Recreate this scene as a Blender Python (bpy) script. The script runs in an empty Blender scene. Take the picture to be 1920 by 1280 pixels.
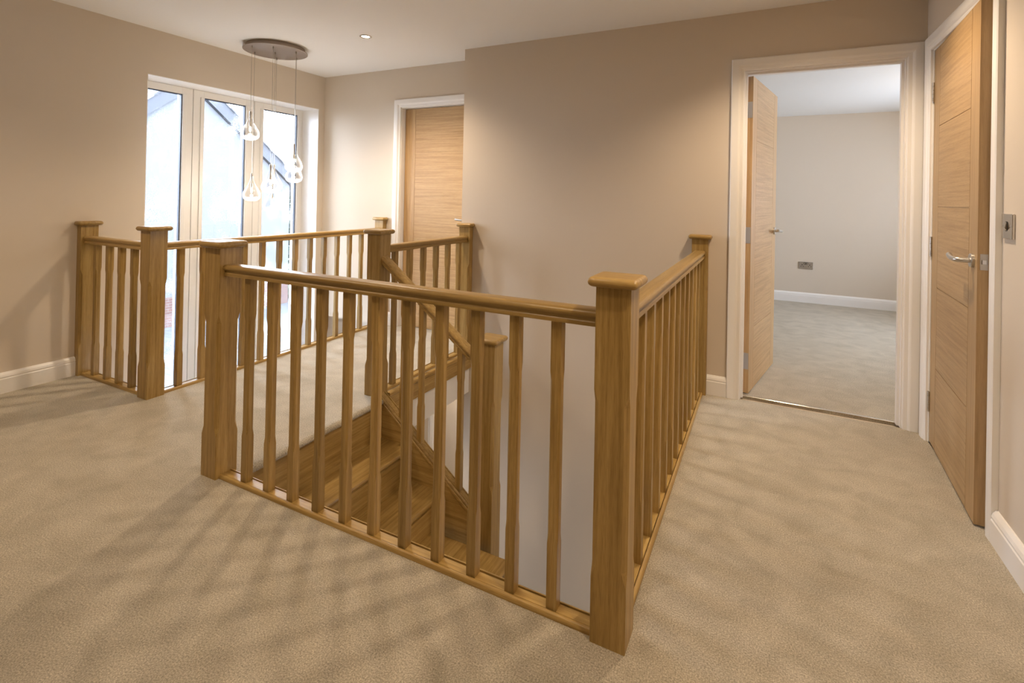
import bpy, bmesh, math, random
from mathutils import Vector, Matrix
random.seed(7)
PI = math.pi
SC = bpy.context.scene
COL = SC.collection

# ------------------------------------------------------------------ camera
CAM_H, YAW, PITCH, ROLL, FPX, CY = 1.1924, 0.4656, -0.0049, 0.0201, 946.2254, 364.7456
fw = Vector((-math.sin(YAW), math.cos(YAW), 0)); rt = Vector((math.cos(YAW), math.sin(YAW), 0)); up = Vector((0, 0, 1))
F = fw * math.cos(PITCH) - up * math.sin(PITCH); U = up * math.cos(PITCH) + fw * math.sin(PITCH)
R3 = rt * math.cos(ROLL) + U * math.sin(ROLL); U3 = U * math.cos(ROLL) - rt * math.sin(ROLL)
cam = bpy.data.cameras.new('camera'); camo = bpy.data.objects.new('camera', cam); COL.objects.link(camo)
camo.matrix_world = Matrix(((R3.x, U3.x, -F.x, 0), (R3.y, U3.y, -F.y, 0), (R3.z, U3.z, -F.z, CAM_H), (0, 0, 0, 1)))
cam.sensor_fit = 'HORIZONTAL'; cam.sensor_width = 36; cam.lens = FPX * 36 / 1920
cam.shift_x = 0; cam.shift_y = (CY - 640) / 1920; cam.clip_start = .05; cam.clip_end = 200
SC.camera = camo

# ------------------------------------------------------------------ world, exposure
SC.view_settings.view_transform = 'Standard'; SC.view_settings.look = 'None'
SC.view_settings.gamma = 1; SC.view_settings.exposure = .56; SC.view_settings.use_curve_mapping = False
W = bpy.data.worlds.new('overcast_sky'); SC.world = W; W.use_nodes = True
wb = W.node_tree.nodes['Background']; wb.inputs[0].default_value = (.765, .845, 1.0, 1); wb.inputs[1].default_value = 18.0

# ------------------------------------------------------------------ downlights (warm spots in the ceiling) and added hall fill
H = 2.344
WARM = (1.0, .778, .545)
def spot(x, y, z, watts, name='downlight_lamp', size=2.35, blend=.7, col=WARM, rad=.05):
    l = bpy.data.lights.new(name, 'SPOT'); l.energy = watts; l.color = col; l.spot_size = size; l.spot_blend = blend
    l.shadow_soft_size = rad
    o = bpy.data.objects.new(name, l); COL.objects.link(o); o.location = (x, y, z); return o
DOWN = [(-2.63, 2.80, 76), (.20, 2.66, 66), (-2.75, .55, 48), (-1.15, .5, 22), (.32, .95, 54), (-2.6, -1.6, 12), (-.4, -1.6, 12)]
for dx, dy, dw in DOWN: spot(dx, dy, H - .012, dw)
spot(-2.6, 2.9, -.335, 20, 'hall_fill_lamp'); spot(-2.7, 4.0, -.335, 16, 'hall_fill_lamp')  # unseen fill lamps added to warm the hall below
def portal(loc, rot, sx, sy):
    l = bpy.data.lights.new('daylight_portal', 'AREA'); l.shape = 'RECTANGLE'; l.size = sx; l.size_y = sy
    l.cycles.is_portal = True
    o = bpy.data.objects.new('daylight_portal', l); COL.objects.link(o); o.location = loc; o.rotation_euler = rot
portal((-4.28, 2.8, .51), (0, -PI / 2, 0), 3.05, 1.6)
portal((2.93, 5.4, 1.25), (0, PI / 2, 0), 1.0, 1.8)

# ------------------------------------------------------------------ materials
def nt(name):
    m = bpy.data.materials.new(name); m.use_nodes = True
    return m, m.node_tree.nodes, m.node_tree.links, m.node_tree.nodes['Principled BSDF']
def plain(name, col, rough=.5, metal=0, bump=0, bscale=200, spec=.5):
    m, n, l, b = nt(name)
    b.inputs['Base Color'].default_value = (*col, 1); b.inputs['Roughness'].default_value = rough; b.inputs['Metallic'].default_value = metal
    b.inputs['Specular IOR Level'].default_value = spec
    if bump:
        tc = n.new('ShaderNodeTexCoord'); t = n.new('ShaderNodeTexNoise'); t.inputs['Scale'].default_value = bscale; t.inputs['Detail'].default_value = 4
        bu = n.new('ShaderNodeBump'); bu.inputs['Strength'].default_value = bump; bu.inputs['Distance'].default_value = .002
        l.new(tc.outputs['Object'], t.inputs['Vector']); l.new(t.outputs[0], bu.inputs['Height']); l.new(bu.outputs[0], b.inputs['Normal'])
    return m
def ramp(n, stops):
    r = n.new('ShaderNodeValToRGB'); e = r.color_ramp.elements
    while len(e) < len(stops): e.new(.5)
    for i, (p, c) in enumerate(stops): e[i].position = p; e[i].color = (*c, 1)
    return r
def oak(name, axis, stops=None, scale=75, rough=.33, contrast=1.0):
    """satin lacquered oak, grain running along one axis of the piece"""
    m, n, l, b = nt(name)
    tc = n.new('ShaderNodeTexCoord'); oi = n.new('ShaderNodeObjectInfo')
    mp = n.new('ShaderNodeMapping'); s = [1, 1, 1]; s[axis] = .03; mp.inputs['Scale'].default_value = s
    off = n.new('ShaderNodeVectorMath'); off.operation = 'MULTIPLY_ADD'
    cx = n.new('ShaderNodeCombineXYZ')
    for i in range(3): l.new(oi.outputs['Random'], cx.inputs[i])
    off.inputs[1].default_value = (7.3, 5.1, 9.7)
    l.new(tc.outputs['Object'], mp.inputs['Vector']); l.new(cx.outputs[0], off.inputs[0]); l.new(mp.outputs[0], off.inputs[2])
    a = n.new('ShaderNodeTexNoise'); a.inputs['Scale'].default_value = scale; a.inputs['Detail'].default_value = 5; a.inputs['Distortion'].default_value = .35
    p = n.new('ShaderNodeTexNoise'); p.inputs['Scale'].default_value = scale * 9; p.inputs['Detail'].default_value = 3
    l.new(off.outputs[0], a.inputs['Vector']); l.new(off.outputs[0], p.inputs['Vector'])
    stops = stops or [(.28, (.275, .165, .044)), (.5, (.385, .245, .076)), (.74, (.485, .33, .12))]
    r = ramp(n, stops); l.new(a.outputs[0], r.inputs[0])
    pr = ramp(n, [(.36, (.62, .55, .48)), (.5, (1, 1, 1))]); l.new(p.outputs[0], pr.inputs[0])
    mx = n.new('ShaderNodeMix'); mx.data_type = 'RGBA'; mx.blend_type = 'MULTIPLY'; mx.inputs[0].default_value = .55 * contrast
    l.new(r.outputs[0], mx.inputs[6]); l.new(pr.outputs[0], mx.inputs[7])
    hv = n.new('ShaderNodeHueSaturation'); mr = n.new('ShaderNodeMapRange')
    mr.inputs['To Min'].default_value = .86; mr.inputs['To Max'].default_value = 1.14
    l.new(oi.outputs['Random'], mr.inputs['Value']); l.new(mr.outputs[0], hv.inputs['Value']); l.new(mx.outputs[2], hv.inputs['Color'])
    l.new(hv.outputs[0], b.inputs['Base Color'])
    b.inputs['Roughness'].default_value = rough
    bu = n.new('ShaderNodeBump'); bu.inputs['Strength'].default_value = .12; bu.inputs['Distance'].default_value = .001
    l.new(p.outputs[0], bu.inputs['Height']); l.new(bu.outputs[0], b.inputs['Normal'])
    return m
OAK = [oak('oak_grain_x', 0), oak('oak_grain_y', 1), oak('oak_grain_z', 2)]
VEN = [(.28, (.40, .248, .108)), (.5, (.50, .322, .15)), (.74, (.58, .39, .195))]
DOOR_V = oak('oak_door_stile', 2, VEN, 90, .42, .5)
DOOR_H = oak('oak_door_veneer', 0, VEN, 90, .42, .7)
WALL = plain('beige_wall_paint', (.67, .585, .482), .85, bump=.05, bscale=150, spec=.2)
CEIL = plain('ceiling_white_paint', (.88, .865, .84), .9, bump=.04, bscale=150, spec=.2)
WHITE = plain('white_satin_woodwork', (.86, .835, .805), .38)
UPVC = plain('cream_upvc', (.80, .77, .725), .35)
GASK = plain('grey_window_gasket', (.035, .045, .07), .5)
CHROME = plain('polished_chrome', (.62, .60, .57), .16, 1)
SATIN = plain('satin_nickel', (.60, .585, .56), .32, 1)
STEEL = plain('brushed_steel', (.50, .46, .41), .38, 1)
PLATE = plain('bronzed_nickel_plate', (.36, .30, .25), .55, 1)
DARK = plain('black_slot', (.01, .01, .012), .6)
PLASTIC = plain('white_plastic', (.78, .77, .75), .35)
def carpet():
    m, n, l, b = nt('beige_twist_carpet')
    tc = n.new('ShaderNodeTexCoord')
    f = n.new('ShaderNodeTexNoise'); f.inputs['Scale'].default_value = 230; f.inputs['Detail'].default_value = 5; f.inputs['Roughness'].default_value = .75
    g = n.new('ShaderNodeTexNoise'); g.inputs['Scale'].default_value = 420; g.inputs['Detail'].default_value = 3
    q = n.new('ShaderNodeTexNoise'); q.inputs['Scale'].default_value = 8; q.inputs['Detail'].default_value = 4; q.inputs['Distortion'].default_value = .6
    for t in (f, g, q): l.new(tc.outputs['Object'], t.inputs['Vector'])
    r = ramp(n, [(.28, (.156, .133, .096)), (.50, (.470, .412, .318)), (.70, (.83, .757, .608))]); l.new(f.outputs[0], r.inputs[0])
    r2 = ramp(n, [(.32, (.85, .845, .82)), (.68, (1.07, 1.07, 1.07))]); l.new(q.outputs[0], r2.inputs[0])
    mx = n.new('ShaderNodeMix'); mx.data_type = 'RGBA'; mx.blend_type = 'MULTIPLY'; mx.inputs[0].default_value = 1
    l.new(r.outputs[0], mx.inputs[6]); l.new(r2.outputs[0], mx.inputs[7]); l.new(mx.outputs[2], b.inputs['Base Color'])
    b.inputs['Roughness'].default_value = 1; b.inputs['Specular IOR Level'].default_value = .05
    b.inputs['Sheen Weight'].default_value = .25; b.inputs['Sheen Roughness'].default_value = .5
    ad = n.new('ShaderNodeMath'); ad.operation = 'ADD'; l.new(f.outputs[0], ad.inputs[0]); l.new(g.outputs[0], ad.inputs[1])
    bu = n.new('ShaderNodeBump'); bu.inputs['Strength'].default_value = .6; bu.inputs['Distance'].default_value = .005
    l.new(ad.outputs[0], bu.inputs['Height']); l.new(bu.outputs[0], b.inputs['Normal'])
    return m
CARPET = carpet()
def glass_pane():
    """clear double glazing with rain spots"""
    m, n, l, b = nt('rain_spotted_glazing'); n.remove(b)
    out = n['Material Output']; tr = n.new('ShaderNodeBsdfTransparent'); gl = n.new('ShaderNodeBsdfGlossy'); gl.inputs['Roughness'].default_value = .01
    tr.inputs[0].default_value = (.95, .97, .98, 1)
    fr = n.new('ShaderNodeFresnel'); fr.inputs[0].default_value = 1.45
    a = n.new('ShaderNodeMixShader'); l.new(fr.outputs[0], a.inputs[0]); l.new(tr.outputs[0], a.inputs[1]); l.new(gl.outputs[0], a.inputs[2])
    tc = n.new('ShaderNodeTexCoord'); v = n.new('ShaderNodeTexVoronoi'); v.inputs['Scale'].default_value = 150
    nz = n.new('ShaderNodeTexNoise'); nz.inputs['Scale'].default_value = 4
    l.new(tc.outputs['Object'], v.inputs['Vector']); l.new(tc.outputs['Object'], nz.inputs['Vector'])
    lt = n.new('ShaderNodeMath'); lt.operation = 'LESS_THAN'; l.new(v.outputs['Distance'], lt.inputs[0])
    mr = n.new('ShaderNodeMapRange'); mr.inputs['From Min'].default_value = .42; mr.inputs['From Max'].default_value = .62
    mr.inputs['To Min'].default_value = 0; mr.inputs['To Max'].default_value = .30
    l.new(nz.outputs[0], mr.inputs['Value']); l.new(mr.outputs[0], lt.inputs[1])
    tl = n.new('ShaderNodeBsdfTranslucent'); tl.inputs[0].default_value = (.95, .97, 1, 1)
    mu = n.new('ShaderNodeMath'); mu.operation = 'MULTIPLY'; mu.inputs[1].default_value = .5; l.new(lt.outputs[0], mu.inputs[0])
    c = n.new('ShaderNodeMixShader'); l.new(mu.outputs[0], c.inputs[0]); l.new(a.outputs[0], c.inputs[1]); l.new(tl.outputs[0], c.inputs[2])
    l.new(c.outputs[0], out.inputs['Surface']); return m
PANE = glass_pane()
def thin_glass():
    """clear blown glass, whitened in the thick base and at the rim to imitate refracted glow"""
    m, n, l, b = nt('clear_blown_glass'); n.remove(b)
    out = n['Material Output']; tr = n.new('ShaderNodeBsdfTransparent'); gl = n.new('ShaderNodeBsdfGlossy'); gl.inputs['Roughness'].default_value = .03
    tr.inputs[0].default_value = (.90, .90, .90, 1)
    tl = n.new('ShaderNodeBsdfTranslucent'); tl.inputs[0].default_value = (.95, .95, .95, 1)
    lw = n.new('ShaderNodeLayerWeight'); lw.inputs[0].default_value = .5
    pw = n.new('ShaderNodeMath'); pw.operation = 'POWER'; pw.inputs[1].default_value = 3.2; l.new(lw.outputs['Facing'], pw.inputs[0])
    tc = n.new('ShaderNodeTexCoord'); sp = n.new('ShaderNodeSeparateXYZ'); l.new(tc.outputs['Object'], sp.inputs[0])
    mr = n.new('ShaderNodeMapRange'); mr.inputs['From Min'].default_value = -.178; mr.inputs['From Max'].default_value = -.212
    mr.inputs['To Min'].default_value = 0; mr.inputs['To Max'].default_value = .35; l.new(sp.outputs[2], mr.inputs['Value'])
    mxx = n.new('ShaderNodeMath'); mxx.operation = 'MAXIMUM'; l.new(mr.outputs[0], mxx.inputs[0])
    sc = n.new('ShaderNodeMath'); sc.operation = 'MULTIPLY'; sc.inputs[1].default_value = .8; l.new(pw.outputs[0], sc.inputs[0]); l.new(sc.outputs[0], mxx.inputs[1])
    a = n.new('ShaderNodeMixShader'); a.inputs[0].default_value = .06; l.new(tr.outputs[0], a.inputs[1]); l.new(gl.outputs[0], a.inputs[2])
    c = n.new('ShaderNodeMixShader'); l.new(mxx.outputs[0], c.inputs[0]); l.new(a.outputs[0], c.inputs[1]); l.new(tl.outputs[0], c.inputs[2])  # translucent white at rim and base stands in for refracted glow
    l.new(c.outputs[0], out.inputs['Surface']); return m
BLOWN = thin_glass()
def emit(name, col, s):
    m, n, l, b = nt(name); b.inputs['Base Color'].default_value = (*col, 1)
    b.inputs['Emission Color'].default_value = (*col, 1); b.inputs['Emission Strength'].default_value = s; return m
GLOW = emit('lit_lamp', (1, .86, .66), 22)
BULB = emit('lit_capsule_bulb', (1, .84, .62), 45)
def brick(name, c1, c2, mort, scale, bw=.5, rh=.25, axes=(0, 1, 2), msize=.02):
    m, n, l, b = nt(name); tc = n.new('ShaderNodeTexCoord'); sp = n.new('ShaderNodeSeparateXYZ'); cb = n.new('ShaderNodeCombineXYZ')
    l.new(tc.outputs['Object'], sp.inputs[0])
    for i in range(3): l.new(sp.outputs[axes[i]], cb.inputs[i])
    t = n.new('ShaderNodeTexBrick'); t.inputs['Color1'].default_value = (*c1, 1); t.inputs['Color2'].default_value = (*c2, 1); t.inputs['Mortar'].default_value = (*mort, 1)
    t.inputs['Scale'].default_value = scale; t.inputs['Brick Width'].default_value = bw; t.inputs['Row Height'].default_value = rh; t.inputs['Mortar Size'].default_value = msize
    l.new(cb.outputs[0], t.inputs['Vector']); l.new(t.outputs[0], b.inputs['Base Color']); b.inputs['Roughness'].default_value = .85; return m
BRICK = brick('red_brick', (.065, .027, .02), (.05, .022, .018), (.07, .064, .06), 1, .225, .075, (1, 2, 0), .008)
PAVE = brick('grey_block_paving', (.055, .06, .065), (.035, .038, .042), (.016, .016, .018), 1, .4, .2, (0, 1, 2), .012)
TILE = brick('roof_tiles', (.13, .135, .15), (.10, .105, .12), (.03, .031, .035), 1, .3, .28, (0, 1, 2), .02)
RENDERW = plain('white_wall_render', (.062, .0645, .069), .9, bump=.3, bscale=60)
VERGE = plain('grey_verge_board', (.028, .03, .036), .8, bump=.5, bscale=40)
LEAF = plain('evergreen_leaf', (.03, .06, .028), .6)
BARK = plain('bark', (.10, .075, .05), .9)
GRASS = plain('lawn_green', (.05, .12, .03), .9, bump=.6, bscale=90)

# ------------------------------------------------------------------ mesh helpers (bmesh; every mesh is in its own object's coordinates)
def B(): return bmesh.new()
def box(bm, x0, x1, y0, y1, z0, z1, mi=0, bev=0):
    vs = [bm.verts.new((x, y, z)) for z in (z0, z1) for y in (y0, y1) for x in (x0, x1)]
    fs = [bm.faces.new([vs[i] for i in f]) for f in ((0, 2, 3, 1), (4, 5, 7, 6), (0, 1, 5, 4), (2, 6, 7, 3), (0, 4, 6, 2), (1, 3, 7, 5))]
    for f in fs: f.material_index = mi
    if bev:
        es = list({e for f in fs for e in f.edges})
        r = bmesh.ops.bevel(bm, geom=es, offset=bev, segments=2, profile=.5, affect='EDGES')
        for f in r['faces']: f.material_index = mi
def loft(bm, rings, caps=True, mi=0, closed=True):
    vr = [[bm.verts.new(p) for p in r] for r in rings]; k = len(vr[0]); fs = []
    for a, b in zip(vr, vr[1:]):
        for i in range(k if closed else k - 1):
            j = (i + 1) % k; fs.append(bm.faces.new((a[i], a[j], b[j], b[i])))
    if caps: fs.append(bm.faces.new(vr[0][::-1])); fs.append(bm.faces.new(vr[-1]))
    for f in fs: f.material_index = mi
    return fs
def tube(bm, pts, r, seg=12, mi=0):
    pts = [Vector(p) for p in pts]; rings = []
    for i, p in enumerate(pts):
        d = (pts[min(i + 1, len(pts) - 1)] - pts[max(i - 1, 0)]).normalized()
        a = d.orthogonal() if i == 0 else (a - d * a.dot(d))
        a = a.normalized(); b = d.cross(a); rr = r[i] if isinstance(r, (list, tuple)) else r
        rings.append([p + a * math.cos(2 * PI * k / seg) * rr + b * math.sin(2 * PI * k / seg) * rr for k in range(seg)])
    loft(bm, rings, True, mi)
def lathe(bm, prof, c=(0, 0, 0), seg=32, mi=0, caps=False):
    c = Vector(c)
    loft(bm, [[c + Vector((r * math.cos(2 * PI * k / seg), r * math.sin(2 * PI * k / seg), z)) for k in range(seg)] for r, z in prof], caps, mi)
def finish(name, bm, mats, parent=None, loc=(0, 0, 0), smooth=None, **props):
    bmesh.ops.recalc_face_normals(bm, faces=bm.faces[:])
    if smooth is not None:
        for f in bm.faces: f.smooth = True
        for e in bm.edges:
            if len(e.link_faces) == 2 and e.calc_face_angle(0) > math.radians(smooth): e.smooth = False
    me = bpy.data.meshes.new(name); bm.to_mesh(me); bm.free()
    for m in (mats if isinstance(mats, (list, tuple)) else [mats]): me.materials.append(m)
    o = bpy.data.objects.new(name, me); COL.objects.link(o); o.location = loc
    if parent: o.parent = parent
    for k, v in props.items(): o[k] = v
    return o
def thing(name, label, cat, loc=(0, 0, 0), rz=0, group=None, kind=None):
    o = bpy.data.objects.new(name, None); COL.objects.link(o); o.location = loc; o.rotation_euler = (0, 0, rz); o.empty_display_size = .1
    o['label'] = label; o['category'] = cat
    if group: o['group'] = group
    if kind: o['kind'] = kind
    return o
def struct(name, bm, mats, smooth=None, label=None, cat=None):
    o = finish(name, bm, mats, smooth=smooth, kind='structure')
    if label: o['label'] = label; o['category'] = cat
    return o

# ------------------------------------------------------------------ key dimensions
XL, XR = -3.935, .753                      # left and right walls
YB, YF = 3.36, 3.64                        # wall with the open doorway, far wall behind the landing
XC = -2.125                                # outside corner of the doorway wall
Y1 = 1.373                                 # front balustrade line
X1, X2 = -2.058, -.358                     # stairhead newel and corner newel
X5, Y5 = -3.165, 1.689                     # left void balustrade lines
X6, Y6 = -2.068, 2.353                     # newel at the top of the raked rail
GF = -2.75                                 # ground floor level
S = .096                                   # newel section

# ------------------------------------------------------------------ the shell
bm = B()
NO = -1.967
TH = .32
def slab(x0, x1, y0, y1):
    box(bm, x0, x1, y0, y1, -TH, -.02, 1); box(bm, x0, x1, y0, y1, -.02, 0, 0)
slab(XL, XR, -3.2, 1.395)
slab(XL, -2.012, 1.395, 1.712)
slab(X5 - .03, -2.012, 1.712, 2.353); slab(X5 - .03, -2.03, 2.353, YF); slab(X5 + .2, -2.13, YF, YF + .3)
slab(X2 - .03, XR, 1.395, YB)
rings = []                                  # rolled carpet edge along the stairhead
for y in (1.405, 2.306):
    rings.append([(-2.012, y, 0)] + [(-1.995 + .028 * math.sin(a), y, -.018 + .018 * math.cos(a)) for a in [PI * i / 8 for i in range(9)]] + [(-2.012, y, -.036)])
loft(bm, rings, True, 0)
struct('floor', bm, [CARPET, CEIL], 40, 'beige carpeted landing floor running round the stairwell', 'floor')

bm = B()
box(bm, XL - .3, XR + .9, -3.3, YF + .1, H, H + .15); struct('ceiling', bm, CEIL, None, 'flat white ceiling over the landing', 'ceiling')

WY0, WY1, WT = 2.03, 3.568, 2.018          # window opening in the left wall
WB = -1.0
bm = B()
box(bm, XL - .3, XL, -3.3, WY0, GF, H); box(bm, XL - .3, XL, WY1, YF + 1.0, GF, H); box(bm, XL - .3, XL, WY0, WY1, WT, H); box(bm, XL - .3, XL, WY0, WY1, GF, WB)
t = .004                                    # white lining of the window reveal
box(bm, XL - .215, XL, WY0, WY0 + t, WB, WT, 1); box(bm, XL - .215, XL, WY1 - t, WY1, WB, WT, 1)
box(bm, XL - .215, XL, WY0, WY1, WT - t, WT, 1); box(bm, XL - .215, XL, WY0, WY1, WB, WB + t, 1)
struct('wall_left', bm, [WALL, WHITE], None, 'beige left wall with the tall three-light window', 'wall')

DX0, DX1, DT = -.118, .662, 1.978           # bedroom door opening (clear)
def opening_wall(bm, a0, a1, b0, b1, o0, o1, ot, z0, z1, alongx=True):
    def q(u0, u1, w0, w1): box(bm, *((u0, u1, b0, b1) if alongx else (b0, b1, u0, u1)), w0, w1)
    q(a0, o0, z0, z1); q(o1, a1, z0, z1); q(o0, o1, ot, z1)
    if z0 < -.05: q(o0, o1, z0, -.02)
bm = B()
opening_wall(bm, XC, XR + .1, YB, YB + .105, DX0 - .03, DX1 + .03, DT + .03, GF, H)
box(bm, XC, XC + .1, YB + .105, YF + .1, GF, H); box(bm, XC, XC + .1, YF + .1, YF + 1.0, GF, -.02)
struct('wall_back', bm, WALL, None, 'beige wall beside the stairwell with the open bedroom doorway', 'wall')
FX0, FX1 = -2.962, -2.19                    # far door opening
bm = B()
opening_wall(bm, XL, XC, YF, YF + .105, FX0 - .03, FX1 + .03, DT + .03, -.01, H); box(bm, XL, XC, YF + .105, YF + 1.0, -TH, -.02)
struct('wall_far', bm, WALL, None, 'short beige far wall around the closed oak door', 'wall')
RY0, RY1 = 2.462, 3.238                     # right door opening
bm = B()
opening_wall(bm, -3.3, YB, XR, XR + .105, RY0 - .03, RY1 + .03, DT + .03, -.3, H, False)
struct('wall_right', bm, WALL, None, 'beige right-hand wall with the oak door left ajar', 'wall')
bm = B(); box(bm, XL, XR, -3.3, -3.2, -.3, H); struct('wall_near', bm, WALL)
# unseen walls behind the doors
bm = B(); box(bm, XR + .8, XR + .9, 2.0, YB + .1, -.3, H); box(bm, XR + .1, XR + .9, 1.95, 2.05, -.3, H); box(bm, XR + .1, XR + .9, 2, YB, -.05, 0); struct('wall_light_stop', bm, WALL)  # unseen box added behind the ajar door to stop sky light leaking in
bm = B(); box(bm, -3.3, XC, YF + .55, YF + .6, -.3, H); struct('wall_far_room', bm, WALL)
# ground floor below
bm = B(); box(bm, XL - .3, .2, .8, YF + 1.0, GF - .1, GF); struct('floor', bm, CARPET)
HY = 4.4; HX0, HX1 = -3.91, -3.146
bm = B(); opening_wall(bm, XL, XC, HY, HY + .105, HX0 - .0, HX1 + .03, GF + DT + .03, GF, -TH); struct('wall_lower_far', bm, WALL)
bm = B(); box(bm, XL, X2, 1.15, 1.25, GF, -TH); struct('wall_lower_front', bm, WALL)
bm = B(); box(bm, X2 - .03, X2 + .1, 1.25, YB, GF, -TH); struct('wall_lower_right', bm, WALL)

# bedroom
BY, BC, BX0, BX1 = 7.01, 2.245, -1.5, 2.7
bm = B(); box(bm, BX0, BX1, YB + .075, BY, -.2, .0); struct('floor', bm, CARPET, None, 'grey-beige carpet of the bedroom beyond the doorway', 'floor')
bm = B(); box(bm, BX0, BX1, YB + .105, BY, BC, BC + .1); struct('ceiling', bm, CEIL, None, 'white bedroom ceiling beyond the doorway', 'ceiling')
bm = B(); box(bm, BX0 - .1, BX1 + .1, BY, BY + .1, -.2, BC + .1); struct('wall_bedroom_far', bm, WALL, None, 'plain far wall of the bedroom with one double socket', 'wall')
bm = B(); box(bm, BX0 - .1, BX0, YB + .105, BY, -.2, BC + .1); struct('wall_bedroom_left', bm, WALL)
bm = B()
opening_wall(bm, YB, BY, BX1, BX1 + .2, 4.5, 6.3, 1.75, .0, BC + .1, False); box(bm, BX1, BX1 + .2, 4.5, 6.3, 0, .75)
box(bm, XR + .1, BX1 + .1, YB, YB + .105, -.2, BC + .1)
struct('wall_bedroom_right', bm, WALL)

# ------------------------------------------------------------------ skirting and casings
SK = [(0, 0), (.021, 0), (.021, .082), (.018, .086), (.018, .09), (.019, .094), (.015, .106), (.006, .117), (0, .118)]
def skirting(name, p0, p1, nrm, label=None):
    bm = B(); n = Vector((*nrm, 0))
    loft(bm, [[Vector((*p, 0)) + n * a + Vector((0, 0, z)) for a, z in SK] for p in (p0, p1)])
    return struct(name, bm, WHITE, None, label, 'baseboard' if label else None)
skirting('baseboard_left', (XL, -3.2), (XL, Y5 - .045), (1, 0), 'white skirting board along the left wall, ending at the wall newel')
skirting('baseboard_back', (X2 + .049, YB), (DX0 - .079, YB), (0, -1), 'short white skirting board between the corner rail and doorway')
skirting('baseboard_right', (XR, -3.2), (XR, RY0 - .079), (-1, 0), 'white skirting board along the right-hand wall')
skirting('baseboard_far', (X5 + .05, YF), (FX0 - .079, YF), (0, -1)) if X5 + .05 < FX0 - .079 else None
skirting('baseboard_bedroom', (BX0, BY), (BX1, BY), (0, -1), 'white skirting board along the far bedroom wall')
AR = [(0, 0), (0, .011), (.004, .014), (.020, .0155), (.024, .0185), (.029, .021), (.033, .022), (.066, .022), (.072, .019), (.072, 0)]
def door_frame(root, o0, o1, zt, depth, b_off=0, skip=None):
    """root frame: x along the opening, y into the wall, z up; lining, stops and casing"""
    bm = B()
    box(bm, o0 - .03, o0, 0, depth, 0, zt + .03); box(bm, o1, o1 + .03, 0, depth, 0, zt + .03); box(bm, o0, o1, 0, depth, zt, zt + .03)
    if b_off is not None:
        a, c = (b_off, b_off + .035)
        box(bm, o0, o0 + .012, a, c, 0, zt, 0, .001); box(bm, o1 - .012, o1, a, c, 0, zt, 0, .001); box(bm, o0 + .012, o1 - .012, a, c, zt - .012, zt, 0, .001)
    finish('door_lining', bm, WHITE, root)
    a0, a1, az = o0 - .006, o1 + .006, zt + .006
    bm = B()
    rings = [[(a0 - w, -t_, 0) for w, t_ in AR], [(a0 - w, -t_, az + w) for w, t_ in AR], [(a1 + w, -t_, az + w) for w, t_ in AR], [(a1 + w, -t_, 0) for w, t_ in AR]]
    loft(bm, rings); finish('architrave', bm, WHITE, root)
def door_leaf(root, y0, latch_handles, side):
    """leaf along +x from the hinge, y0..y0+.038 thick; flush panels with fine grooves"""
    Wd, z0, z1, T, g, st = .762, .008, 1.973, .038, .003, .112
    bm = B()
    box(bm, .0005, Wd, y0 + .0025, y0 + T - .0025, z0, z1, 0)
    for f0, f1 in ((y0, y0 + .0024), (y0 + T - .0024, y0 + T)):
        box(bm, 0, st, f0, f1, z0, z1, 0); box(bm, Wd - st, Wd, f0, f1, z0, z1, 0)
        ph = (z1 - z0) / 5
        for k in range(5):
            box(bm, st + g, Wd - st - g, f0, f1, z0 + k * ph + (g / 2 if k else 0), z0 + (k + 1) * ph - (g / 2 if k < 4 else 0), 1)
    leaf = finish('door_leaf', bm, [DOOR_V, DOOR_H], root)
    leaf['label'] = 'oak veneered leaf with five horizontal flush panels'
    # lever handles on round roses, both faces
    for s, yf in ((-1, y0), (1, y0 + T)):
        bm = B(); hx, hz = Wd - .055, .985
        rings = [[(hx + r * math.cos(2 * PI * k / 28), yf + s * d, hz + r * math.sin(2 * PI * k / 28)) for k in range(28)] for r, d in ((.0265, 0), (.0265, .008), (.0245, .0105), (.011, .011))]
        loft(bm, rings)
        pts = [(hx, yf + s * .009, hz), (hx, yf + s * .036, hz)] + [(hx - .016 * (1 - math.cos(a)), yf + s * (.036 + .016 * math.sin(a)), hz) for a in (PI / 8, PI / 4, 3 * PI / 8, PI / 2)] + [(hx - .05, yf + s * .053, hz + .001), (hx - .085, yf + s * .052, hz + .004), (hx - .118, yf + s * .049, hz + .009), (hx - .121, yf + s * .0488, hz + .0094)]
        tube(bm, pts, [.0098] * (len(pts) - 1) + [.006], 14)
        finish('door_handle', bm, SATIN, leaf, smooth=35)
    bm = B(); box(bm, Wd - .0005, Wd + .0012, y0 + .0075, y0 + .0305, .955, 1.015, 0, .0004)
    lp = finish('latch_plate', bm, STEEL, leaf)
    bm = B(); box(bm, Wd + .001, Wd + .007, y0 + .0125, y0 + .0255, .977, .993, 0, .001)
    finish('latch_bolt', bm, SATIN, leaf)
    return leaf
def hinges(root, y0, kn_y, zs=(.205, .985, 1.765)):
    for z in zs:
        bm = B()
        for k in range(5): lathe(bm, [(.0001, 0), (.0062, 0), (.0062, .0188), (.0001, .0188)], (-.001, kn_y, z - .05 + k * .0202), 14)
        box(bm, -.0012, .0003, y0 + .002, y0 + .030, z - .05, z + .05)
        finish('hinge', bm, STEEL, root, smooth=40)

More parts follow.
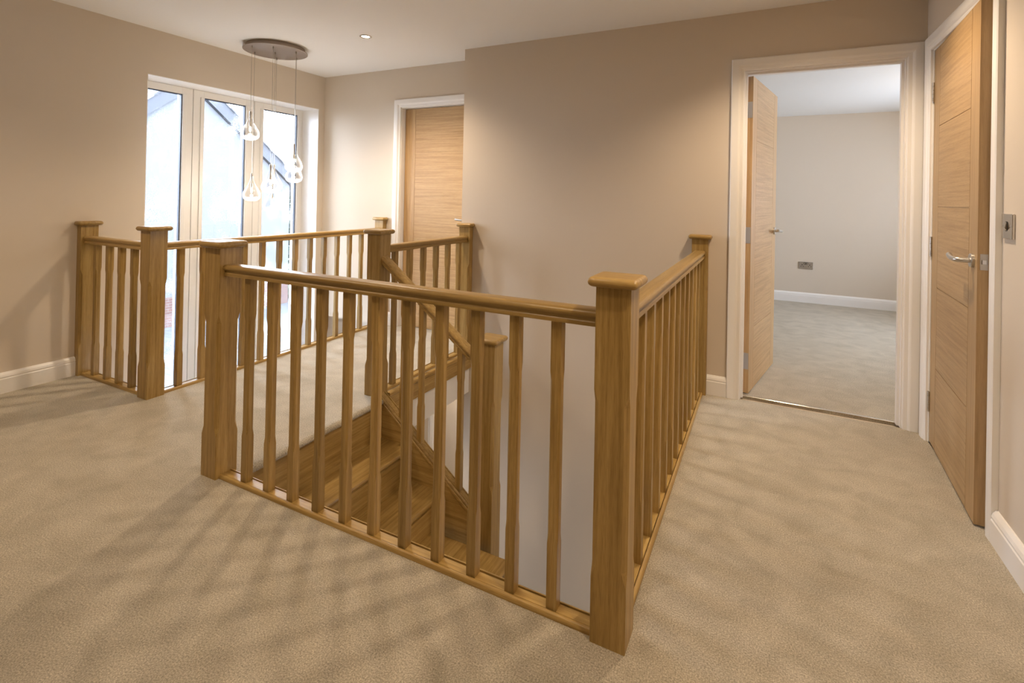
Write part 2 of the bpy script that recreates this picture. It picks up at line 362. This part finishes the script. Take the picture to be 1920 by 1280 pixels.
# door 1: bedroom doorway, leaf swung into the bedroom
d1 = thing('door_1', 'open oak door in the bedroom doorway, white cased, swung inwards', 'door', (0, YB, 0), kind='structure')
door_frame(d1, DX0, DX1, DT, .105, .03)
def place_leaf(root, px, py, rz, y0, kn_y):
    M = Matrix.Translation((px, py, 0)) @ Matrix.Rotation(rz, 4, 'Z')
    before = set(bpy.data.objects)
    leaf = door_leaf(root, y0, None, 1); hinges(root, y0, kn_y)
    for o in set(bpy.data.objects) - before:
        if o.parent == root: o.matrix_basis = M
    return leaf
place_leaf(d1, DX0 + .003, .108, math.radians(79), -.038, .004)
# door 2: right wall, ajar towards the landing; root frame turned so that x runs towards the viewer
d2 = thing('door_2', 'oak door standing just ajar in the right-hand wall', 'door', (XR, RY1, 0), -PI / 2, kind='structure')
door_frame(d2, 0, RY1 - RY0, DT, .105, .045)
place_leaf(d2, .004, .003, math.radians(-3.3), 0, -.004)
# door 3: closed door at the end of the landing
d3 = thing('door_3', 'closed oak door in the far wall beyond the landing', 'door', (0, YF, 0), kind='structure')
door_frame(d3, FX0, FX1, DT, .105, .092)
place_leaf(d3, FX0 + .004, .05, 0, 0, .045)

d4 = thing('door_4', 'oak door on the floor below, glimpsed between the stair spindles', 'door', (0, HY, GF), kind='structure')
door_frame(d4, HX0 + .03, HX1, DT, .105, .092)
place_leaf(d4, HX1 - .763, .03, 0, 0, .045)

# metal carpet bar in the bedroom doorway
bm = B(); loft(bm, [[(x, YB + .075 + u, z) for u, z in ((-.008, 0), (-.006, .003), (0, .0045), (.006, .003), (.008, 0))] for x in (DX0, DX1)])
tb = finish('threshold_strip', bm, CHROME, smooth=60); tb['label'] = 'thin chrome carpet bar across the bedroom doorway'; tb['category'] = 'threshold strip'

# ------------------------------------------------------------------ balustrade pieces
def ring(x0, x1, y0, y1, z, c, cut=(1, 1, 1, 1)):
    """rectangle with the four corners cut by c (cut: --, +-, ++, -+)"""
    e = .0012; k = [c if q else e for q in cut]
    return [(x0, y0 + k[0], z), (x0 + k[0], y0, z), (x1 - k[1], y0, z), (x1, y0 + k[1], z), (x1, y1 - k[2], z), (x1 - k[2], y1, z), (x0 + k[3], y1, z), (x0, y1 - k[3], z)]
def shaft(bm, x0, x1, y0, y1, z0, z1, za, zb, c, tr, cut=(1, 1, 1, 1)):
    e = .0012
    loft(bm, [ring(x0, x1, y0, y1, z, k, cut) for z, k in ((z0, e), (za - tr, e), (za + tr, c), (zb - tr, c), (zb + tr, e), (z1, e))])
def newel(x, y, label, z0=0., z1=.956, za=.192, zb=.66, half=None):
    """square newel with stop chamfers and a bullnosed cap; half: side of the wall that it is cut against"""
    t_ = thing('newel_post', label, 'newel post', (x, y, z0), group='oak newel posts')
    h = S / 2; ex = [-h, h, -h, h]; cut = (1, 1, 1, 1); ov = [.02] * 4
    if half == 'L': ex[0] = 0; cut = (0, 1, 1, 0); ov[0] = 0
    if half == 'B': ex[3] = 0; cut = (1, 1, 0, 0); ov[3] = 0
    bm = B(); shaft(bm, *ex, 0, z1 - z0, za - z0, zb - z0, .0135, .018, cut)
    finish('newel_shaft', bm, OAK[2], t_)
    bm = B(); rings = []
    for i in range(13):
        a = -PI / 2 + PI * i / 12; o = -.012 + .012 * math.cos(a); zz = z1 - z0 + .0135 + .0135 * math.sin(a)
        x0, x1, y0, y1 = ex[0] - (ov[0] + o if ov[0] else 0), ex[1] + ov[1] + o, ex[2] - ov[2] - o, ex[3] + (ov[3] + o if ov[3] else 0)
        r = []
        for (cx, cy, s) in ((x0, y0, 0), (x1, y0, 1), (x1, y1, 2), (x0, y1, 3)):
            q = .009
            for k in range(4):
                an = PI + s * PI / 2 + k * PI / 6
                r.append((cx + (q if s in (0, 3) else -q) + q * math.cos(an), cy + (q if s in (0, 1) else -q) + q * math.sin(an), zz))
        rings.append(r)
    loft(bm, rings); finish('newel_cap', bm, OAK[0], t_, smooth=50)
    return t_
newel(X1, Y1, 'oak newel post at the stairhead, left end of the front balustrade')
newel(X2, Y1, 'nearest oak newel post, at the right front corner of the stairwell')
newel(X2, YB, 'half oak newel post fixed to the wall left of the bedroom doorway', half='B')
newel(XL, Y5, 'half oak newel post fixed to the left wall', half='L')
newel(X5, Y5, 'oak corner newel post of the short balustrade, nearest the left wall')
newel(X5, YF, 'half oak newel post on the far wall, left of the closed door', half='B')
newel(X6, Y6, 'oak newel post across the stairhead, where the sloping handrail starts')
newel(X6, YB, 'half oak newel post at the outside corner of the stairwell wall', half='B')
P7X = -1.288
newel(P7X, Y6, 'low oak newel post down the stairs, foot of the sloping handrail', z0=-1.6, z1=.424, za=-.33, zb=.12)

RAIL = [(.0, .045), (.020, .045), (.027, .0435), (.032, .0395), (.034, .034), (.0338, .029), (.031, .0245), (.0275, .0225), (.0262, .019), (.0262, .0135), (.0285, .0115), (.0295, .009), (.0295, 0)]
BASE = [(.0, .013), (.0162, .013), (.0163, .002), (.0198, .002), (.0199, .0145), (.0205, .0158), (.0245, .0155), (.0285, .0125), (.0312, .007), (.0318, .001), (.0318, 0)]
def sweep(bm, prof, p0, p1, dz0=0, dz1=0):
    p0, p1 = Vector(p0), Vector(p1); d = p1 - p0; d.z = 0; u = Vector((-d.y, d.x, 0)).normalized()
    full = [(a, z) for a, z in prof] + [(-a, z) for a, z in prof[::-1] if a > 0]
    loft(bm, [[p + u * a + Vector((0, 0, z)) for a, z in full] for p in (p0, p1)])
RZ = .841
def baluster_mesh(name, h0, h1, za=.21, zb=.68):
    bm = B(); b = .016; e = .0006
    rings = []
    for z, k in ((h0, e), (za - .013, e), (za + .013, .0062), (zb - .013, .0062), (zb + .013, e), (h1, e)):
        x0, x1, y0, y1 = -b, b, -b, b; c = max(k, e)
        rings.append([(x0, y0 + c, z), (x0 + c, y0, z), (x1 - c, y0, z), (x1, y0 + c, z), (x1, y1 - c, z), (x1 - c, y1, z), (x0 + c, y1, z), (x0, y1 - c, z)])
    loft(bm, rings); bmesh.ops.recalc_face_normals(bm, faces=bm.faces[:])
    me = bpy.data.meshes.new(name); bm.to_mesh(me); bm.free(); me.materials.append(OAK[2]); return me
BAL = baluster_mesh('baluster', .0130, RZ + .001)
def run(label, p0, p1, spots):
    """level balustrade between two newel faces"""
    t_ = thing('balustrade', label, 'balustrade', (*p0, 0), group='oak balustrades round the landing')
    a = Vector((0, 0, 0)); b = Vector((p1[0] - p0[0], p1[1] - p0[1], 0)); ax = 0 if abs(b.x) > abs(b.y) else 1
    bm = B(); sweep(bm, RAIL, a + Vector((0, 0, RZ)), b + Vector((0, 0, RZ))); finish('handrail', bm, OAK[ax], t_, smooth=40)
    bm = B(); sweep(bm, BASE, a, b); finish('base_rail', bm, OAK[ax], t_, smooth=40)
    for s in spots:
        o = bpy.data.objects.new('baluster', BAL); COL.objects.link(o); o.parent = t_
        o.location = (s - p0[0], 0, 0) if ax == 0 else (0, s - p0[1], 0)
    return t_
h = S / 2
run('front oak balustrade of eleven spindles across the near side of the stairwell', (X1 + h, Y1), (X2 - h, Y1), [-1.878 + .1347 * k for k in range(11)])
run('right-hand oak balustrade running from the near corner to the doorway wall', (X2, Y1 + h), (X2, YB - h), [Y1 + .151 * k for k in range(1, 13)])
run('short oak balustrade of four spindles standing out from the left wall', (XL + h, Y5), (X5 - h, Y5), [-3.786, -3.642, -3.505, -3.365])
run('long oak balustrade in front of the tall window', (X5, Y5 + h), (X5, YF - h), [1.84 + .139 * k for k in range(13)])
run('short oak balustrade beside the closed far door, above the stairs', (X6, Y6 + h), (X6, YB - h), [2.5 + .147 * k for k in range(6)])

# raked balustrade down the stairs
SLOPE = .765
hx0, hx1 = X6 + h, P7X - h
rz_ = lambda x: .861 - SLOPE * (x + 2.063) - .045        # underside of the sloping rail
cz_ = lambda x: -.129 - .755 * (x + 1.848)       # underside of the string capping
t_ = thing('balustrade', 'sloping oak balustrade going down the stairs', 'balustrade', (hx0, Y6, 0), group='oak balustrades round the landing')
bm = B(); sweep(bm, RAIL, (0, 0, rz_(hx0)), (hx1 - hx0, 0, rz_(hx1))); finish('handrail', bm, OAK[0], t_, smooth=40)
bm = B(); sweep(bm, BASE, (0, 0, cz_(hx0)), (hx1 - hx0, 0, cz_(hx1))); finish('base_rail', bm, OAK[0], t_, smooth=40)
for x in (-1.864, -1.735, -1.604, -1.472):
    c0, c1 = cz_(x) + .013, rz_(x)
    bm = B(); b = .016; rings = []
    for z, k in ((c0, .0006), (c0 + .19, .0006), (c0 + .215, .0062), (c1 - .19, .0062), (c1 - .165, .0006), (c1 + .006, .0006)):
        rings.append([(-b, -b + k, z), (-b + k, -b, z), (b - k, -b, z), (b, -b + k, z), (b, b - k, z), (b - k, b, z), (-b + k, b, z), (-b, b - k, z)])
    rings = [[(px, py, z + (-SLOPE * px if i in (0, 5) else 0)) for px, py, z in r] for i, r in enumerate(rings)]
    loft(bm, rings); finish('baluster', bm, OAK[2], t_, (x - hx0, 0, 0))

# ------------------------------------------------------------------ staircase
st = thing('staircase', 'oak staircase descending to the right from the landing edge', 'staircase', (NO, 1.87, 0))
sy0, sy1 = 1.395 - 1.87, Y6 - .028 - 1.87
nose = [NO, -1.768, -1.55, -1.10, -.88, -.66]       # x of each nosing, the first is the carpet edge
lev = [0, -.235, -.43, -.62, -.81, -1.0]
rsx = [-1.995, -1.792, -1.574, -1.124, -.904]
for k in range(5):
    rx = rsx[k] - NO; zt = lev[k + 1]
    bm = B(); box(bm, rx - .016, rx, sy0, sy1 if k < 3 else sy1 - .06, zt, lev[k] - .024 if k else -.036)
    finish('riser', bm, OAK[1], st)
    tx0, tx1 = rx - .016, nose[k + 1] - NO
    if k == 2: tx1 = nose[3] - NO
    if k > 2: tx1 = nose[k + 1] - NO
    bm = B()
    prof = [(tx0, zt), (tx1 - .012, zt)] + [(tx1 - .012 + .012 * math.sin(a), zt - .012 + .012 * math.cos(a)) for a in [PI * i / 8 for i in range(9)]] + [(tx0, zt - .024)]
    loft(bm, [[(px, y, pz) for px, pz in prof] for y in (sy0, sy1 if k < 2 else sy1 - .06)])
    finish('tread', bm, OAK[1], st, smooth=50)
for y in (Y6 - .028 - 1.87, 1.372 - 1.87):
    xa, xb = hx0 - NO, (hx1 if y > 0 else -.45) - NO
    f = lambda x: cz_(x + NO) - .0005
    bm = B(); pts = [(xa, f(xa) - .024), (xb, f(xb) - .024), (xb, f(xb) - .36), (xa, f(xa) - .36)]
    loft(bm, [[(px, yy, pz) for px, pz in pts] for yy in (y, y + (.040 if y > 0 else .022))])
    if y > 0:
        w0, w1 = y - .006, y + .058
        pr_ = [(w0 + .006, -.026), (w0 + .001, -.022), (w0, -.014), (w0 + .001, -.006), (w0 + .006, 0), (w1 - .006, 0), (w1 - .001, -.006), (w1, -.014), (w1 - .001, -.022), (w1 - .006, -.026)]
        loft(bm, [[(px, v, f(px) + dz) for v, dz in pr_] for px in (xa, xb)])
    finish('string', bm, OAK[0], st)

# oak apron and bulkhead on the edge of the landing beyond the stairhead
bm = B(); box(bm, -2.03, -2.012, Y6 + h, YB, -.128, -.03); sweep(bm, [(0, 0), (.012, 0), (.016, -.006), (.016, -.02), (.010, -.028), (0, -.03)], (-2.016, Y6 + h, -.0005), (-2.016, YB, -.0005))
struct('trim_1', bm, OAK[1], None, 'oak apron board on the landing edge below the short balustrade', 'trim')

# ------------------------------------------------------------------ window: three tall lights
fx0, fx1 = XL - .285, XL - .215
edges = [WY0, 2.482, 3.030, WY1]
panes = [(2.098, 2.398), (2.570, 2.945), (3.120, 3.500)]
names = ['nearest', 'middle', 'farthest']
for i, (g0, g1) in enumerate(panes):
    w_ = thing('window_%d' % (i + 1), '%s tall narrow light of the landing window' % names[i], 'window', (fx1, (g0 + g1) / 2, WB), kind='structure')
    o = Vector((fx1, (g0 + g1) / 2, WB)); e0, e1 = edges[i] + .002 * (i > 0), edges[i + 1] - .002 * (i < 2)
    bm = B(); zt, zb = WT - .005 - WB, .005; q0, q1 = g0 - o.y, g1 - o.y; gt, gb = 1.958 - WB, .07
    for a in ((e0 - o.y, q0, zb, zt), (q1, e1 - o.y, zb, zt), (q0, q1, gt, zt), (q0, q1, zb, gb)):
        box(bm, -.07, 0, *a, 0, .002)
    # raised bead round the glass
    for a in ((q0 - .03, q0 + .0, gb, gt), (q1, q1 + .03, gb, gt)): box(bm, 0, .008, *a, 0, .002)
    finish('window_frame', bm, UPVC, w_)
    bm = B(); s_ = .007
    for a in ((q0, q0 + s_, gb, gt), (q1 - s_, q1, gb, gt), (q0, q1, gt - s_, gt), (q0, q1, gb, gb + s_)): box(bm, -.030, -.005, *a)
    finish('gasket', bm, GASK, w_)
    bm = B(); box(bm, -.032, -.028, q0 + .004, q1 - .004, gb + .004, gt - .004); finish('pane', bm, PANE, w_)

# bedroom window (daylight from the right)
w_ = thing('window_4', 'bedroom window', 'window', (BX1 + .1, 5.4, .75), kind='structure')
bm = B()
for a in ((-.9, -.83, 0, 1.0), (.83, .9, 0, 1.0), (-.035, .035, 0, 1.0), (-.9, .9, 0, .07), (-.9, .9, .93, 1.0)): box(bm, 0, .07, *a)
finish('window_frame', bm, UPVC, w_)
bm = B(); box(bm, .03, .034, -.85, .85, .05, .95); finish('pane', bm, PANE, w_)

# ------------------------------------------------------------------ pendant cluster over the void
PC = Vector((-3.50, 2.73, 0)); ZP = H - .04
pl = thing('pendant_light', 'cluster of clear teardrop glass pendants on a round metal ceiling plate', 'pendant light', (PC.x, PC.y, H))
bm = B(); lathe(bm, [(.0001, 0), (.215, 0), (.215, -.030), (.236, -.031), (.236, -.036), (.233, -.0375), (.0001, -.0375)], seg=64); finish('canopy', bm, PLATE, pl, smooth=40)
drops = [(-3.517, 2.534, 1.800), (-3.657, 2.660, 1.335), (-3.333, 2.784, 1.570), (-3.484, 2.915, 1.490), (-3.641, 2.850, 1.415), (-3.500, 2.725, 1.252), (-3.379, 2.613, 1.40)]
for i, (x, y, zt) in enumerate(drops):
    lx, ly, lz = x - PC.x, y - PC.y, zt - H
    bm = B(); tube(bm, [(lx, ly, -.0375), (lx, ly, lz + .002)], .0014, 6); tube(bm, [(lx, ly, -.055), (lx, ly, -.037)], .005, 10)
    finish('cord', bm, STEEL, pl, smooth=40)
    bm = B(); hh = .215
    prof = [(.0085, 0), (.0095, -.02), (.012, -.04), (.018, -.062), (.029, -.088), (.043, -.112), (.056, -.136), (.0635, -.156), (.0655, -.172), (.062, -.188), (.052, -.201), (.036, -.210), (.018, -.214), (.0002, -.215)]
    lathe(bm, prof, (0, 0, 0), 36)
    sh = finish('glass_shade', bm, BLOWN, pl, (lx, ly, lz), smooth=80)
    bm = B(); lathe(bm, [(.0001, .008), (.007, .006), (.008, -.015), (.0055, -.02), (.0055, -.075), (.0085, -.08), (.0085, -.112), (.0001, -.113)], seg=14); finish('lamp_holder', bm, STEEL, sh, smooth=40)
    l_ = bpy.data.lights.new('capsule_lamp', 'POINT'); l_.energy = 1.1; l_.color = (1, .92, .82); l_.shadow_soft_size = .012
    lo_ = bpy.data.objects.new('capsule_lamp', l_); COL.objects.link(lo_); lo_.location = (x, y, zt - .168)
    bm = B(); lathe(bm, [(.0001, -.113), (.005, -.114), (.006, -.125), (.006, -.142), (.003, -.150), (.0001, -.151)], seg=12); finish('bulb', bm, BULB, sh, smooth=60)

# recessed downlights
dl_lab = {0: 'recessed chrome downlight in the ceiling near the pendant cluster'}
where = ['', 'above the bedroom doorway', 'in front of the short left balustrade', 'in front of the stairwell', 'at the near end of the right-hand wall', 'behind the viewer on the left', 'behind the viewer on the right']
for i, (x, y, w) in enumerate(DOWN):
    d = thing('downlight', dl_lab.get(i, 'recessed chrome downlight ' + where[i]), 'downlight', (x, y, H), group='recessed ceiling downlights')
    bm = B(); lathe(bm, [(.028, .004), (.030, -.002), (.036, -.006), (.043, -.004), (.0445, 0), (.0445, .002), (.028, .004)], seg=40); finish('bezel', bm, CHROME, d, smooth=50)
    bm = B(); lathe(bm, [(.0001, -.0005), (.028, -.0005), (.028, .003), (.0001, .003)], seg=32); finish('lens', bm, GLOW, d)

# ------------------------------------------------------------------ switch and socket
sw = thing('light_switch', 'square chrome light switch on the right-hand wall beside the ajar door', 'light switch', (XR, 2.322, 1.126))
bm = B(); box(bm, -.009, 0, -.043, .043, -.043, .043, 0, .002); finish('switch_plate', bm, CHROME, sw)
bm = B(); box(bm, -.0095, -.0085, -.0075, .0075, -.0165, .0165); finish('switch_surround', bm, DARK, sw)
bm = B(); loft(bm, [[(-.0095, y, -.0145), (-.0155, y, -.006), (-.0115, y, .0145), (-.0085, y, .0145), (-.0085, y, -.0145)] for y in (-.0055, .0055)]); finish('rocker', bm, CHROME, sw)
for y in (-.030, .030):
    bm = B(); loft(bm, [[(x, y + r * math.cos(2 * PI * k / 14), r * math.sin(2 * PI * k / 14)) for k in range(14)] for x, r in ((-.0085, .0035), (-.0095, .0035), (-.0102, .002))]); finish('screw', bm, STEEL, sw)
so = thing('wall_socket', 'double chrome power socket on the far bedroom wall', 'socket', (.445, BY, .443))
bm = B(); box(bm, -.0735, .0735, -.009, 0, -.043, .043, 0, .002); finish('socket_plate', bm, STEEL, so)
for cx in (-.0395, .0395):
    bm = B()
    box(bm, cx - .004, cx + .004, -.0098, -.0085, .002, .014); box(bm, cx - .0165, cx - .0075, -.0098, -.0085, -.0155, -.0085); box(bm, cx + .0075, cx + .0165, -.0098, -.0085, -.0155, -.0085)
    finish('pin_holes', bm, DARK, so)
    bm = B(); k = .0115 * (1 if cx > 0 else -1); box(bm, k - .010, k + .010, -.0096, -.0085, .011, .037); ss = finish('switch_recess', bm, DARK, so)
    bm = B(); box(bm, k - .006, k + .006, -.0125, -.0095, .014, .034, 0, .001); finish('rocker', bm, CHROME, ss)

# bedroom ceiling lamp (out of sight behind the door casing)
bl = thing('pendant_light', 'bedroom ceiling pendant hidden right of the doorway', 'pendant light', (1.75, 5.0, BC))
bm = B(); tube(bm, [(0, 0, 0), (0, 0, -.12)], .004, 8); finish('cord', bm, PLASTIC, bl)
bm = B(); lathe(bm, [(.0001, -.12), (.012, -.125), (.014, -.16), (.03, -.19), (.03, -.21), (.015, -.23), (.0001, -.232)], seg=20); finish('bulb', bm, emit('bedroom_bulb', (1, .78, .53), 260), bl, smooth=60)

# ------------------------------------------------------------------ outside: paving, lawn, neighbouring gable, trees
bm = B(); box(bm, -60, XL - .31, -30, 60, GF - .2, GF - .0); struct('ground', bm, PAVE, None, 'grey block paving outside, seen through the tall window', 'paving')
GX, GY, GZ = -15.3, 9.12, 4.25
ho = thing('house', 'white rendered gable-ended house seen through the landing window', 'house', (GX, GY, GF))
yl, yr = 3.9, 12.63; sl = .80
bm = B(); z = lambda y: GZ - GF - sl * abs(y - GY)
pts = [(yl - GY, .85), (yr - GY, .85), (yr - GY, z(yr)), (0, GZ - GF), (yl - GY, z(yl))]
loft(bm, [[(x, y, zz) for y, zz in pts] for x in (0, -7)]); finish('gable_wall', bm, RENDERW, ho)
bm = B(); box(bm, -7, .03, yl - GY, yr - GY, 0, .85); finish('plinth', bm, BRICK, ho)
bm = B()
for s, ye in ((-1, yl - .35), (1, yr + .45)):
    a, b = (0, GZ - GF + .02), (ye - GY, z(ye) + .02)
    loft(bm, [[(x, y, zz + dz) for (y, zz), dz in ((a, 0), (b, 0), (b, .42), (a, .42))] for x in (.12, -7.1)])
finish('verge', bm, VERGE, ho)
bm = B()
for s, ye in ((-1, yl - .4), (1, yr + .5)):
    a, b = (0, GZ - GF + .445), (ye - GY, z(ye) + .445)
    loft(bm, [[(x, y, zz + dz) for (y, zz), dz in ((a, 0), (b, 0), (b, .06), (a, .06))] for x in (.16, -7.1)])
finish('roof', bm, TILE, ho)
def tree(name, label, loc, hgt, rad, n, cat='tree', trunk=True, zlo=0):
    t_ = thing(name, label, cat, loc); rnd = random.Random(len(label))
    bm = B()
    for k in range(n):
        u = rnd.random(); zz = zlo + (hgt - zlo) * u; rr = rad * (1 - .55 * u) * math.sqrt(rnd.random()); an = rnd.random() * 2 * PI
        c = Vector((rr * math.cos(an), rr * math.sin(an), zz)); sz = .06 + .08 * rnd.random()
        a = Vector((rnd.uniform(-1, 1), rnd.uniform(-1, 1), rnd.uniform(-1, 1))).normalized(); b = a.orthogonal().normalized()
        bm.faces.new([bm.verts.new(c + v) for v in (a * sz * 1.4, b * sz * .6, -a * sz * 1.4, -b * sz * .6)])
    finish('foliage', bm, LEAF, t_, kind='stuff')
    bm = B(); tube(bm, [(0, 0, 0), (.03, 0, hgt * .5), (0, .02, hgt * .85)], [.09, .06, .02], 8); finish('trunk', bm, BARK, t_)
tree('evergreen_tree', 'dark evergreen tree beside the white gable, seen through the farthest light', (-16.0, 13.75, GF), 4.2, .8, 1500)
bm = B(); box(bm, -24, -17.0, 13.2, 22, GF, GF + .04); lw = struct('lawn', bm, GRASS, None, 'strip of lawn beyond the paving', 'lawn')
